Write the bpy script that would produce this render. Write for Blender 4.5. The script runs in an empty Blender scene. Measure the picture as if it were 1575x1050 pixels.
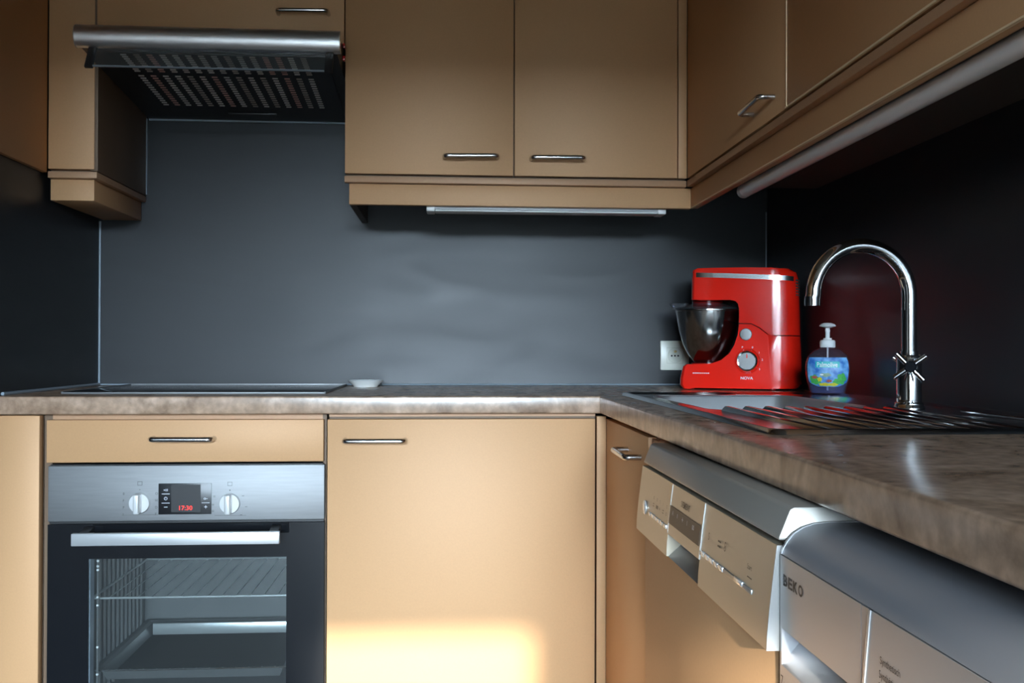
import bpy, bmesh, math, random
from mathutils import Vector, Matrix

random.seed(7)
scene = bpy.context.scene
COL = scene.collection

# ------------------------------------------------------------------ camera
cam_data = bpy.data.cameras.new('camera')
cam = bpy.data.objects.new('camera', cam_data)
COL.objects.link(cam)
YAW, PITCH, ROLL, FPX = 0.0693, 0.0079, 0.0026, 1447.57
fwd0 = Vector((math.sin(YAW), math.cos(YAW), 0)); rt0 = Vector((math.cos(YAW), -math.sin(YAW), 0)); up0 = Vector((0, 0, 1))
FW = math.cos(PITCH) * fwd0 + math.sin(PITCH) * up0
U1 = math.cos(PITCH) * up0 - math.sin(PITCH) * fwd0
RT = math.cos(ROLL) * rt0 + math.sin(ROLL) * U1
UP = math.cos(ROLL) * U1 - math.sin(ROLL) * rt0
m = Matrix((RT, UP, -FW)).transposed().to_4x4()
m.translation = Vector((0, -2.7147, 1.0053))
cam.matrix_world = m
cam_data.sensor_width = 36.0
cam_data.lens = FPX / 1575 * 36.0
cam_data.clip_start = 0.02
scene.camera = cam

# ------------------------------------------------------------------ sky, sun, window light, exposure
world = bpy.data.worlds.new('sky'); scene.world = world
world.use_nodes = True
bg = world.node_tree.nodes['Background']
bg.inputs['Color'].default_value = (0.66, 0.835, 1.0, 1)
bg.inputs['Strength'].default_value = 72.0

REAR_Y = -6.0
WIN_X0, WIN_X1, WIN_Z0, WIN_Z1 = -0.95, 0.75, 0.06, 2.0

sun_d = bpy.data.lights.new('sun', 'SUN'); sun_d.energy = 6.0; sun_d.angle = math.radians(0.9); sun_d.color = (1.0, 0.95, 0.86)
sun = bpy.data.objects.new('sun', sun_d); COL.objects.link(sun)
sun.rotation_euler = Vector((0.10, 1.0, -0.29)).to_track_quat('-Z', 'Y').to_euler()
sun.location = (-1, -8, 4)

por_d = bpy.data.lights.new('window_daylight', 'AREA'); por_d.shape = 'RECTANGLE'
por_d.size = WIN_X1 - WIN_X0; por_d.size_y = WIN_Z1 - WIN_Z0
por_d.cycles.is_portal = True
por = bpy.data.objects.new('window_daylight', por_d); COL.objects.link(por)
por.location = ((WIN_X0 + WIN_X1) / 2, REAR_Y - 0.02, (WIN_Z0 + WIN_Z1) / 2)
por.rotation_euler = Vector((0, 1, 0)).to_track_quat('-Z', 'Z').to_euler()

scene.view_settings.view_transform = 'Standard'
scene.view_settings.look = 'None'
scene.view_settings.exposure = 0.80
scene.view_settings.gamma = 1.0
scene.view_settings.use_curve_mapping = False
scene.cycles.max_bounces = 10
scene.cycles.transparent_max_bounces = 16
scene.cycles.caustics_reflective = False
scene.cycles.caustics_refractive = False
scene.cycles.sample_clamp_indirect = 6.0

# ------------------------------------------------------------------ materials
MATS = {}
def new_mat(name):
    mt = bpy.data.materials.new(name); mt.use_nodes = True
    MATS[name] = mt
    nt = mt.node_tree
    return mt, nt, nt.nodes, nt.links, nt.nodes['Principled BSDF']

def simple(name, col, rough=0.4, metal=0.0, spec=0.5, coat=0.0, emit=None, estr=0.0, noise=0.0, nscale=60.0, stretch=(1, 1, 1), bump=0.0):
    mt, nt, N, L, p = new_mat(name)
    p.inputs['Base Color'].default_value = (*col, 1)
    p.inputs['Roughness'].default_value = rough
    p.inputs['Metallic'].default_value = metal
    p.inputs['Specular IOR Level'].default_value = spec
    p.inputs['Coat Weight'].default_value = coat
    p.inputs['Coat Roughness'].default_value = 0.08
    if emit:
        p.inputs['Emission Color'].default_value = (*emit, 1); p.inputs['Emission Strength'].default_value = estr
    if noise or bump:
        tc = N.new('ShaderNodeNewGeometry'); mp = N.new('ShaderNodeMapping'); mp.inputs['Scale'].default_value = stretch
        L.new(tc.outputs['Position'], mp.inputs['Vector'])
        nz = N.new('ShaderNodeTexNoise'); nz.inputs['Scale'].default_value = nscale; nz.inputs['Detail'].default_value = 4
        L.new(mp.outputs['Vector'], nz.inputs['Vector'])
        if noise:
            hs = N.new('ShaderNodeMixRGB'); hs.blend_type = 'MIX'
            hs.inputs[1].default_value = (*[c * (1 - noise) for c in col], 1)
            hs.inputs[2].default_value = (*[min(1, c * (1 + noise)) for c in col], 1)
            L.new(nz.outputs['Fac'], hs.inputs[0]); L.new(hs.outputs[0], p.inputs['Base Color'])
        if bump:
            b = N.new('ShaderNodeBump'); b.inputs['Strength'].default_value = bump; b.inputs['Distance'].default_value = 0.002
            L.new(nz.outputs['Fac'], b.inputs['Height']); L.new(b.outputs['Normal'], p.inputs['Normal'])
    return mt

simple('gold', (0.62, 0.352, 0.172), rough=0.50, metal=0.08, spec=0.35, noise=0.05, nscale=260, bump=0.03)
simple('gold_edge_glint', (0.92, 0.72, 0.46), rough=0.5)  # pale tone paints the light caught on door and rail edges
simple('gold_trim', (0.50, 0.29, 0.165), rough=0.45, metal=0.1, spec=0.35, noise=0.05, nscale=200)
simple('carcass', (0.16, 0.10, 0.06), rough=0.55, metal=0.2)  # dark brown also stands in for shade on the narrow cabinet side
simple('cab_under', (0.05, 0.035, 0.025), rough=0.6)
simple('dark_gap', (0.02, 0.014, 0.01), rough=0.8)
simple('steel', (0.31, 0.315, 0.32), rough=0.6, metal=1.0, noise=0.12, nscale=14, stretch=(1, 1, 14))
simple('steel_sink', (0.62, 0.63, 0.64), rough=0.17, metal=1.0, noise=0.05, nscale=30)
simple('steel_matt', (0.66, 0.67, 0.68), rough=0.45, metal=1.0)
simple('steel_bowl', (0.50, 0.49, 0.47), rough=0.16, metal=1.0)
simple('steel_bar', (0.62, 0.62, 0.62), rough=0.22, metal=1.0)
simple('chrome', (0.86, 0.87, 0.88), rough=0.04, metal=1.0)
simple('hood_bar', (0.82, 0.82, 0.83), rough=0.36, metal=1.0, noise=0.15, nscale=6, stretch=(3, 1, 30))
simple('hood_black', (0.018, 0.018, 0.019), rough=0.4)
simple('filter_dark', (0.015, 0.015, 0.016), rough=0.35, metal=0.3)
simple('filter_slot_glint', (0.85, 0.78, 0.72), rough=0.35, metal=0.3, noise=0.35, nscale=18)  # light reflected from below is put into the slot colour
simple('filter_slot_glint_dim', (0.42, 0.38, 0.35), rough=0.4, noise=0.4, nscale=30)
simple('filter_slot_glint_warm', (0.60, 0.36, 0.32), rough=0.4, noise=0.5, nscale=30)  # reddish reflection put into the colour
simple('black_gloss', (0.008, 0.009, 0.011), rough=0.06)
simple('display_black', (0.010, 0.011, 0.013), rough=0.35)
simple('black_plastic', (0.012, 0.012, 0.013), rough=0.4)
simple('white_plastic', (0.92, 0.94, 0.94), rough=0.3)
simple('white_ceramic', (0.93, 0.96, 0.95), rough=0.12, coat=0.5)
simple('cream_plastic', (0.80, 0.80, 0.70), rough=0.3)
simple('cream_dark', (0.55, 0.55, 0.45), rough=0.4)
simple('hole', (0.03, 0.03, 0.025), rough=0.8)
simple('brass', (0.75, 0.55, 0.25), rough=0.3, metal=1.0)
simple('red_plastic', (0.95, 0.018, 0.007), rough=0.18, coat=0.2)
simple('red_dark', (0.35, 0.008, 0.008), rough=0.2, coat=0.3)
simple('silver_plastic', (0.38, 0.375, 0.36), rough=0.34, metal=0.55, noise=0.03, nscale=200)
simple('dw_panel', (0.53, 0.46, 0.35), rough=0.36, metal=0.5)
simple('dw_lid', (0.37, 0.35, 0.31), rough=0.36, metal=0.4)
simple('wm_front', (0.50, 0.50, 0.51), rough=0.36, metal=0.45)
simple('wm_top', (0.40, 0.42, 0.46), rough=0.34, metal=0.45)
simple('bright_trim', (0.85, 0.88, 0.90), rough=0.2, metal=0.6)
simple('display_brown', (0.085, 0.052, 0.03), rough=0.45)
simple('ink_dark', (0.03, 0.022, 0.018), rough=0.5)
simple('ink_grey', (0.05, 0.05, 0.05), rough=0.5)
simple('ink_pale', (0.75, 0.78, 0.85), rough=0.5)
simple('ink_tan', (0.17, 0.13, 0.085), rough=0.5)
simple('knob_white', (0.78, 0.79, 0.79), rough=0.22, metal=0.35)
simple('handle_alu', (0.66, 0.68, 0.69), rough=0.3, metal=0.55)
simple('oven_enamel', (0.115, 0.12, 0.12), rough=0.3)
simple('oven_rib', (0.17, 0.175, 0.175), rough=0.3)
simple('tray_steel', (0.62, 0.66, 0.66), rough=0.3, metal=0.7)
simple('led_red', (0.3, 0.0, 0.0), rough=0.5, emit=(1.0, 0.03, 0.02), estr=1.6)
simple('lamp_tube', (0.93, 0.93, 0.96), rough=0.3)
simple('lamp_cap', (0.62, 0.64, 0.66), rough=0.35)
simple('silicone', (0.30, 0.36, 0.42), rough=0.3)
simple('earth', (0.045, 0.045, 0.04), rough=0.95)
simple('plaster', (0.17, 0.155, 0.135), rough=0.9, noise=0.02, nscale=30)
simple('ceiling_paint', (0.15, 0.135, 0.115), rough=0.9)
simple('tile_floor', (0.075, 0.06, 0.048), rough=0.7, spec=0.2, noise=0.12, nscale=5)
simple('frame_paint', (0.75, 0.75, 0.73), rough=0.4)
simple('teal_ink', (0.0, 0.48, 0.50), rough=0.4)
simple('white_ink', (0.9, 0.92, 0.95), rough=0.4)
simple('green_ink', (0.08, 0.50, 0.10), rough=0.4, noise=0.5, nscale=220)
simple('yellow_ink', (0.95, 0.72, 0.03), rough=0.4, noise=0.4, nscale=240)
simple('fish_ink', (0.30, 0.45, 0.30), rough=0.4, noise=0.3, nscale=260)
simple('coral_ink', (0.55, 0.10, 0.08), rough=0.4, noise=0.4, nscale=220)

def laminate_black():
    mt, nt, N, L, p = new_mat('black_laminate')
    geo = N.new('ShaderNodeNewGeometry'); mp = N.new('ShaderNodeMapping'); mp.inputs['Scale'].default_value = (1.0, 1.0, 4.0)
    L.new(geo.outputs['Position'], mp.inputs['Vector'])
    n1 = N.new('ShaderNodeTexNoise'); n1.inputs['Scale'].default_value = 2.6; n1.inputs['Detail'].default_value = 6; n1.inputs['Distortion'].default_value = 1.2
    L.new(mp.outputs['Vector'], n1.inputs['Vector'])
    r = N.new('ShaderNodeMapRange'); r.inputs['From Min'].default_value = 0.3; r.inputs['From Max'].default_value = 0.7
    r.inputs['To Min'].default_value = 0.38; r.inputs['To Max'].default_value = 0.44
    L.new(n1.outputs['Fac'], r.inputs['Value']); L.new(r.outputs['Result'], p.inputs['Roughness'])
    cr = N.new('ShaderNodeMixRGB'); cr.inputs[1].default_value = (0.010, 0.011, 0.013, 1); cr.inputs[2].default_value = (0.018, 0.020, 0.024, 1)
    L.new(n1.outputs['Fac'], cr.inputs[0]); L.new(cr.outputs[0], p.inputs['Base Color'])
    p.inputs['Specular IOR Level'].default_value = 0.43
laminate_black()

def stone_laminate():
    mt, nt, N, L, p = new_mat('worktop_stone')
    geo = N.new('ShaderNodeNewGeometry')
    n1 = N.new('ShaderNodeTexNoise'); n1.inputs['Scale'].default_value = 9.0; n1.inputs['Detail'].default_value = 9; n1.inputs['Distortion'].default_value = 1.5
    L.new(geo.outputs['Position'], n1.inputs['Vector'])
    cr = N.new('ShaderNodeValToRGB')
    e = cr.color_ramp.elements
    e[0].position = 0.30; e[0].color = (0.25, 0.155, 0.10, 1)
    e[1].position = 0.72; e[1].color = (0.55, 0.38, 0.275, 1)
    k = cr.color_ramp.elements.new(0.5); k.color = (0.42, 0.28, 0.19, 1)
    L.new(n1.outputs['Fac'], cr.inputs['Fac'])
    mp = N.new('ShaderNodeMapping'); mp.inputs['Scale'].default_value = (1, 1, 0.9)
    L.new(geo.outputs['Position'], mp.inputs['Vector'])
    n2 = N.new('ShaderNodeTexNoise'); n2.inputs['Scale'].default_value = 75; n2.inputs['Detail'].default_value = 5
    L.new(mp.outputs['Vector'], n2.inputs['Vector'])
    mx = N.new('ShaderNodeMixRGB'); mx.blend_type = 'OVERLAY'; mx.inputs[0].default_value = 0.55
    L.new(cr.outputs['Color'], mx.inputs[1]); L.new(n2.outputs['Fac'], mx.inputs[2])
    L.new(mx.outputs[0], p.inputs['Base Color'])
    p.inputs['Roughness'].default_value = 0.24
    p.inputs['Specular IOR Level'].default_value = 0.5
stone_laminate()

def clear(name, tint, ior=1.45, rough=0.02, haze=0.0, hcol=(0.5, 0.55, 0.56)):
    mt = bpy.data.materials.new(name); mt.use_nodes = True; MATS[name] = mt
    nt = mt.node_tree; N = nt.nodes; L = nt.links
    N.remove(N['Principled BSDF'])
    t = N.new('ShaderNodeBsdfTransparent'); t.inputs['Color'].default_value = (*tint, 1)
    g = N.new('ShaderNodeBsdfGlossy'); g.inputs['Roughness'].default_value = rough
    lw = N.new('ShaderNodeLayerWeight'); lw.inputs['Blend'].default_value = 0.5
    pw = N.new('ShaderNodeMath'); pw.operation = 'POWER'; pw.inputs[1].default_value = 4.0
    L.new(lw.outputs['Facing'], pw.inputs[0])
    f = N.new('ShaderNodeMapRange'); f.inputs['To Min'].default_value = ((ior - 1) / (ior + 1)) ** 2; f.inputs['To Max'].default_value = 0.9
    L.new(pw.outputs[0], f.inputs['Value'])
    mx = N.new('ShaderNodeMixShader')
    L.new(f.outputs[0], mx.inputs[0]); L.new(t.outputs[0], mx.inputs[1]); L.new(g.outputs[0], mx.inputs[2])
    if haze:
        df = N.new('ShaderNodeBsdfDiffuse'); df.inputs['Color'].default_value = (*hcol, 1)
        m2 = N.new('ShaderNodeMixShader'); m2.inputs[0].default_value = haze
        L.new(mx.outputs[0], m2.inputs[1]); L.new(df.outputs[0], m2.inputs[2])
        mx = m2
    L.new(mx.outputs[0], N['Material Output'].inputs['Surface'])
clear('oven_glass', (0.90, 0.92, 0.92), 1.5, 0.02, 0.02)
clear('hood_glass', (0.93, 0.95, 0.96), 1.5, 0.05, 0.05)
clear('bottle_clear', (0.92, 0.93, 0.98), 1.55, 0.03, 0.05, (0.4, 0.42, 0.55))
clear('soap_liquid', (0.70, 0.74, 0.95), 1.33, 0.02, 0.22, (0.20, 0.22, 0.48))
clear('lid_clear', (0.82, 0.82, 0.88), 1.45, 0.05, 0.05)
clear('window_glass', (0.97, 0.98, 0.98), 1.1)

def label_print():
    mt, nt, N, L, p = new_mat('label_sea')
    geo = N.new('ShaderNodeNewGeometry')
    n = N.new('ShaderNodeTexNoise'); n.inputs['Scale'].default_value = 70; n.inputs['Detail'].default_value = 3
    L.new(geo.outputs['Position'], n.inputs['Vector'])
    cr = N.new('ShaderNodeValToRGB'); e = cr.color_ramp.elements
    e[0].position = 0.35; e[0].color = (0.03, 0.17, 0.58, 1); e[1].position = 0.68; e[1].color = (0.26, 0.60, 0.95, 1)
    L.new(n.outputs['Fac'], cr.inputs['Fac']); L.new(cr.outputs['Color'], p.inputs['Base Color'])
    p.inputs['Roughness'].default_value = 0.35
label_print()

# ------------------------------------------------------------------ helpers
WLOC = {}
def wl(parent):
    return WLOC[parent.name] if parent is not None else Vector((0, 0, 0))

def obj(name, bm, mat, parent=None, smooth=35, kind=None, label=None, org=None):
    """bm is in the frame of the thing (world for unrotated things)."""
    bmesh.ops.recalc_face_normals(bm, faces=bm.faces[:])
    vs = bm.verts
    lo = Vector((min(v.co.x for v in vs), min(v.co.y for v in vs), min(v.co.z for v in vs)))
    hi = Vector((max(v.co.x for v in vs), max(v.co.y for v in vs), max(v.co.z for v in vs)))
    c = org if org is not None else (lo + hi) / 2
    for v in vs: v.co -= c
    me = bpy.data.meshes.new(name); bm.to_mesh(me); bm.free()
    if smooth:
        me.shade_smooth(); me.set_sharp_from_angle(angle=math.radians(smooth))
    me.materials.append(MATS[mat])
    o = bpy.data.objects.new(name, me); COL.objects.link(o)
    if parent is not None: o.parent = parent
    o.location = c - wl(parent)
    WLOC[o.name] = c.copy()
    if kind: o['kind'] = kind
    if label: o['label'] = label
    return o

def thing(name, label, cat, loc, group=None):
    o = bpy.data.objects.new(name, None); COL.objects.link(o)
    o.empty_display_size = 0.05
    o.location = loc; o['label'] = label; o['category'] = cat
    if group: o['group'] = group
    WLOC[o.name] = Vector(loc)
    return o
def tag(o, label, cat, group=None):
    o['label'] = label; o['category'] = cat
    if group: o['group'] = group
    return o

def add_box(bm, x0, x1, y0, y1, z0, z1):
    x0, x1 = sorted((x0, x1)); y0, y1 = sorted((y0, y1)); z0, z1 = sorted((z0, z1))
    v = [bm.verts.new(p) for p in ((x0, y0, z0), (x1, y0, z0), (x1, y1, z0), (x0, y1, z0), (x0, y0, z1), (x1, y0, z1), (x1, y1, z1), (x0, y1, z1))]
    for f in ((0, 3, 2, 1), (4, 5, 6, 7), (0, 1, 5, 4), (1, 2, 6, 5), (2, 3, 7, 6), (3, 0, 4, 7)):
        bm.faces.new([v[i] for i in f])
    return v
def box(name, x0, x1, y0, y1, z0, z1, mat, parent=None, bev=0.0012, seg=2, **k):
    bm = bmesh.new(); add_box(bm, x0, x1, y0, y1, z0, z1)
    if bev: bmesh.ops.bevel(bm, geom=bm.edges[:], offset=bev, segments=seg, profile=0.5, affect='EDGES')
    return obj(name, bm, mat, parent, **k)
def add_prism(bm, pts, a0, a1, axis):
    """closed outline pts (2D) extruded along axis: 'Y' -> pts=(x,z), 'X' -> pts=(y,z), 'Z' -> pts=(x,y)"""
    def P(p, a):
        return {'Y': (p[0], a, p[1]), 'X': (a, p[0], p[1]), 'Z': (p[0], p[1], a)}[axis]
    A = [bm.verts.new(P(p, a0)) for p in pts]; B = [bm.verts.new(P(p, a1)) for p in pts]
    n = len(pts)
    bm.faces.new(A); bm.faces.new(B[::-1])
    for i in range(n): bm.faces.new((A[i], B[i], B[(i + 1) % n], A[(i + 1) % n]))
def prism(name, pts, a0, a1, axis, mat, parent=None, bev=0.0, **k):
    bm = bmesh.new(); add_prism(bm, pts, a0, a1, axis)
    if bev: bmesh.ops.bevel(bm, geom=bm.edges[:], offset=bev, segments=2, profile=0.5, affect='EDGES')
    return obj(name, bm, mat, parent, **k)
def fillet(pts, r, n=6):
    out = [Vector(pts[0])]
    for i in range(1, len(pts) - 1):
        a, b, c = Vector(pts[i - 1]), Vector(pts[i]), Vector(pts[i + 1])
        d1 = (a - b).normalized(); d2 = (c - b).normalized()
        ang = d1.angle(d2); t = r / math.tan(ang / 2)
        p1 = b + d1 * t; p2 = b + d2 * t
        cen = b + (d1 + d2).normalized() * (r / math.sin(ang / 2))
        for k in range(n + 1):
            f = k / n
            va, vb = (p1 - cen), (p2 - cen); th = va.angle(vb)
            out.append(cen + (va * math.sin((1 - f) * th) + vb * math.sin(f * th)) / math.sin(th))
    out.append(Vector(pts[-1])); return out
def add_tube(bm, path, r, n=12, cap=True, rs=None):
    path = [Vector(p) for p in path]
    t0 = (path[1] - path[0]).normalized()
    nrm = t0.orthogonal().normalized()
    rings = []
    for i, p in enumerate(path):
        t = ((path[min(i + 1, len(path) - 1)] - path[max(i - 1, 0)])).normalized()
        nrm = (nrm - t * nrm.dot(t)).normalized(); b = t.cross(nrm)
        rr = rs[i] if rs else r
        rings.append([bm.verts.new(p + (nrm * math.cos(2 * math.pi * k / n) + b * math.sin(2 * math.pi * k / n)) * rr) for k in range(n)])
    for a, c in zip(rings, rings[1:]):
        for k in range(n): bm.faces.new((a[k], a[(k + 1) % n], c[(k + 1) % n], c[k]))
    if cap: bm.faces.new(rings[0][::-1]); bm.faces.new(rings[-1])
def tube(name, path, r, mat, parent=None, n=12, **k):
    bm = bmesh.new(); add_tube(bm, path, r, n); return obj(name, bm, mat, parent, **k)
def add_lathe(bm, prof, cen, axis=(0, 0, 1), n=32, sx=1.0, sy=1.0, closed=False):
    """prof = [(r, h)...] around axis through cen"""
    ax = Vector(axis).normalized()
    if abs(ax.z) > 0.9: u, w = Vector((1, 0, 0)), Vector((0, 1, 0))
    else: u = Vector((0, 0, 1)).cross(ax).normalized(); w = ax.cross(u)
    cen = Vector(cen); rings = []
    for r, h in prof:
        if r < 1e-6: rings.append([bm.verts.new(cen + ax * h)])
        else: rings.append([bm.verts.new(cen + ax * h + u * (r * sx * math.cos(2 * math.pi * k / n)) + w * (r * sy * math.sin(2 * math.pi * k / n))) for k in range(n)])
    for a, b in zip(rings, rings[1:]):
        for k in range(n):
            j = (k + 1) % n
            if len(a) == 1 and len(b) == 1: continue
            if len(a) == 1: bm.faces.new((a[0], b[j], b[k]))
            elif len(b) == 1: bm.faces.new((a[k], a[j], b[0]))
            else: bm.faces.new((a[k], a[j], b[j], b[k]))
    if len(rings[0]) > 1 and not closed: bm.faces.new(rings[0][::-1])
    if len(rings[-1]) > 1 and not closed: bm.faces.new(rings[-1])
    if closed:
        a, b = rings[-1], rings[0]
        for k in range(n): bm.faces.new((a[k], a[(k + 1) % n], b[(k + 1) % n], b[k]))
def lathe(name, prof, cen, mat, parent=None, axis=(0, 0, 1), n=32, closed=False, **k):
    bm = bmesh.new(); add_lathe(bm, prof, cen, axis, n, closed=closed); return obj(name, bm, mat, parent, **k)
def text(name, s, height, mat, parent, org, xd, ud, depth=0.0003, width=None, bend=None, bold=False, align='LEFT'):
    cu = bpy.data.curves.new(name, 'FONT'); cu.body = s; cu.size = 1.0; cu.extrude = 0.0; cu.resolution_u = 3; cu.align_x = align
    if bold: cu.offset = 0.012 if bold is True else bold
    to = bpy.data.objects.new(name + '_tmp', cu); COL.objects.link(to)
    dg = bpy.context.evaluated_depsgraph_get()
    me = bpy.data.meshes.new_from_object(to.evaluated_get(dg))
    bpy.data.objects.remove(to); bpy.data.curves.remove(cu)
    bm = bmesh.new(); bm.from_mesh(me); bpy.data.meshes.remove(me)
    ys = [v.co.y for v in bm.verts]; xs = [v.co.x for v in bm.verts]
    y0, y1, x0, x1 = min(ys), max(ys), min(xs), max(xs)
    sy = height / max(1e-6, (y1 - y0)); sx = sy if width is None else width / (x1 - x0)
    if align == 'CENTER' : off = (x0 + x1) / 2
    else: off = x0
    xd, ud = Vector(xd).normalized(), Vector(ud).normalized(); nd = xd.cross(ud)
    for v in bm.verts:
        a, b = (v.co.x - off) * sx, (v.co.y - y0) * sy
        if bend: v.co = bend(a, b)
        else: v.co = Vector(org) + xd * a + ud * b + nd * depth
    return obj(name, bm, mat, parent, smooth=0)
def flat(name, pts, mat, parent, depth=0.0004):
    """thin printed patch: pts 3D outline, extruded along its normal"""
    pts = [Vector(p) for p in pts]
    nd = (pts[1] - pts[0]).cross(pts[2] - pts[0]).normalized()
    bm = bmesh.new()
    A = [bm.verts.new(p) for p in pts]; B = [bm.verts.new(p + nd * depth) for p in pts]
    bm.faces.new(A[::-1]); bm.faces.new(B)
    for i in range(len(pts)): bm.faces.new((A[i], A[(i + 1) % len(pts)], B[(i + 1) % len(pts)], B[i]))
    return obj(name, bm, mat, parent, smooth=0)

# key planes of the kitchen
XL, XR = -0.974, 0.941           # left and right walls
YD = -0.597                      # base door faces of the back run
YU = -0.376                      # upper door faces of the back run
XB = 0.3616                      # base faces of the right run
XU = 0.605                       # upper faces of the right run
ZC, ZCB = 0.900, 0.8607          # worktop top and underside
ZU, ZUB, ZPB = 1.437, 1.4153, 1.363
ZTOP = 2.20
T = 0.019

# ------------------------------------------------------------------ the setting
def struct(o): o['kind'] = 'structure'; return o
struct(box('floor', -3.2, 1.04, REAR_Y - 0.1, 0.1, -0.1, 0.0, 'tile_floor', bev=0))
struct(box('ceiling', -3.2, 1.04, REAR_Y - 0.1, 0.1, 2.5, 2.6, 'ceiling_paint', bev=0))
struct(box('wall_back', -1.074, 1.04, 0.0, 0.1, 0.0, 2.5, 'black_laminate', bev=0))
struct(box('wall_right', XR, XR + 0.1, REAR_Y, 0.0, 0.0, 2.5, 'black_laminate', bev=0))
struct(box('wall_left', XL - 0.1, XL, -2.4, 0.0, 0.0, 2.5, 'black_laminate', bev=0))
struct(box('wall_alcove', -3.1, XL - 0.1, -1.3, -1.2, 0.0, 2.5, 'plaster', bev=0))
struct(box('wall_side', -3.2, -3.1, REAR_Y, -1.2, 0.0, 2.5, 'plaster', bev=0))
bm = bmesh.new()
add_box(bm, -3.2, WIN_X0, REAR_Y - 0.1, REAR_Y, 0, 2.5)
add_box(bm, WIN_X1, XR + 0.1, REAR_Y - 0.1, REAR_Y, 0, 2.5)
add_box(bm, WIN_X0, WIN_X1, REAR_Y - 0.1, REAR_Y, WIN_Z1, 2.5)
add_box(bm, WIN_X0, WIN_X1, REAR_Y - 0.1, REAR_Y, 0, WIN_Z0)
struct(obj('wall_rear', bm, 'plaster', smooth=0))
struct(box('ground', -200, 200, -300, REAR_Y - 1.0, -3.2, -3.0, 'earth', bev=0))
struct(box('skyline_blocker', -60, 60, -46, -40, -3.0, 3.3, 'earth', bev=0))  # unseen block added to hold low sky light off the upper doors
# glazed terrace doors in the rear wall
win = bpy.data.objects.new('window_1', None); COL.objects.link(win); win['kind'] = 'structure'
win.location = ((WIN_X0 + WIN_X1) / 2, REAR_Y, 0); WLOC['window_1'] = Vector(win.location)
for a, b in ((WIN_X0, WIN_X0 + .1), (-0.35, -0.15), (WIN_X1 - .07, WIN_X1)):
    box('window_stile', a, b, REAR_Y - 0.08, REAR_Y - 0.03, WIN_Z0, WIN_Z1, 'frame_paint', win, bev=0.004)
for a, b in ((WIN_Z0, WIN_Z0 + .08), (WIN_Z1 - .05, WIN_Z1)):
    for xa, xb in ((WIN_X0 + .1, -0.35), (-0.15, WIN_X1 - .07)):
        box('window_rail', xa, xb, REAR_Y - 0.08, REAR_Y - 0.03, a, b, 'frame_paint', win, bev=0.004)
# brown cladding panel high on the left wall
struct(box('trim_1', XL, XL + 0.012, -2.4, YU - 0.002, 1.427, 2.5, 'gold', bev=0.0015))
# silicone joints and aluminium upstands
struct(tube('trim_2', [(XL + .003, -.003, ZC + .001), (XL + .003, -.003, 1.36)], 0.0032, 'silicone', n=8))
struct(tube('trim_3', [(XR - .003, -.003, ZC + .001), (XR - .003, -.003, 1.41)], 0.002, 'silicone', n=8))
struct(tube('trim_4', [(XL + .004, -.58, ZC + .004), (XL + .004, -.004, ZC + .004)], 0.004, 'silicone', n=8))
struct(tube('trim_5', [(XL + .004, -.004, ZC + .003), (XR - .004, -.004, ZC + .003)], 0.0022, 'silicone', n=8))

# ------------------------------------------------------------------ handles
def handle(parent, a, b, out, r=0.0058, mat='steel_bar'):
    """a, b on the door face; out = vector off the face"""
    a, b, out = Vector(a), Vector(b), Vector(out)
    pts = fillet([a, a + out, b + out, b], 0.009, 6)
    return tube('handle', pts, r, mat, parent, n=12, label='brushed steel bar handle')

# ------------------------------------------------------------------ base cabinets, back run
t = thing('base_cabinet', 'narrow plain gold panel unit between left wall and oven, no handle', 'cabinet', (-0.923, -0.3, 0))
box('carcass', XL + .002, -0.8830, YD + T + .002, -0.02, 0.0, ZCB - .003, 'carcass', t, bev=0)
box('front_panel', XL + .001, -0.8830, YD - 0.003, YD + T, 0.10, ZCB - .003, 'gold', t, bev=0.0015)

OX0, OX1 = -0.8695, -0.2705
t = thing('oven_cabinet', 'gold cabinet housing the oven with a slim drawer on top', 'cabinet', ((OX0 + OX1) / 2, -0.3, 0))
box('side_panel', OX0 - .011, OX0 + .006, YD + T, -0.02, 0.0, ZCB - .002, 'carcass', t, bev=0)
box('side_panel', OX1 - .006, OX1 + .0025, YD + T, -0.02, 0.0, ZCB - .002, 'carcass', t, bev=0)
box('top_rail', OX0 + .006, OX1 - .006, YD + T, YD + T + .06, 0.835, ZCB - .002, 'gold_trim', t, bev=0)
box('bottom_panel', OX0 + .006, OX1 - .006, YD + T, -0.02, 0.0, 0.115, 'carcass', t, bev=0)
d = box('drawer', OX0, OX1 - .002, YD, YD + T, 0.7545, 0.8475, 'gold', t, bev=0.0015)
handle(d, (-0.641, YD, 0.807), (-0.511, YD, 0.8065), (0, -0.03, 0))

t = thing('base_cabinet', 'base cabinet with one wide gold door right of the oven', 'cabinet', (0.037, -0.3, 0))
box('carcass', -0.262, 0.339, YD + T + .002, -0.02, 0.0, 0.852, 'carcass', t, bev=0)
box('top_rail', -0.262, 0.339, YD + T - .004, YD + T + .05, 0.8525, ZCB - .002, 'gold_trim', t, bev=0)
d = box('door', -0.264, 0.3365, YD, YD + T, 0.10, 0.8475, 'gold', t, bev=0.0015)
handle(d, (-0.224, YD, 0.8015), (-0.092, YD, 0.801), (0, -0.03, 0))

t = thing('corner_post', 'slim gold filler strip standing in the inner corner of the base cabinets', 'filler strip', (0.352, YD, 0))
box('strip', 0.3405, XB, YD, YD + T, 0.10, 0.853, 'gold', t, bev=0.001)

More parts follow.
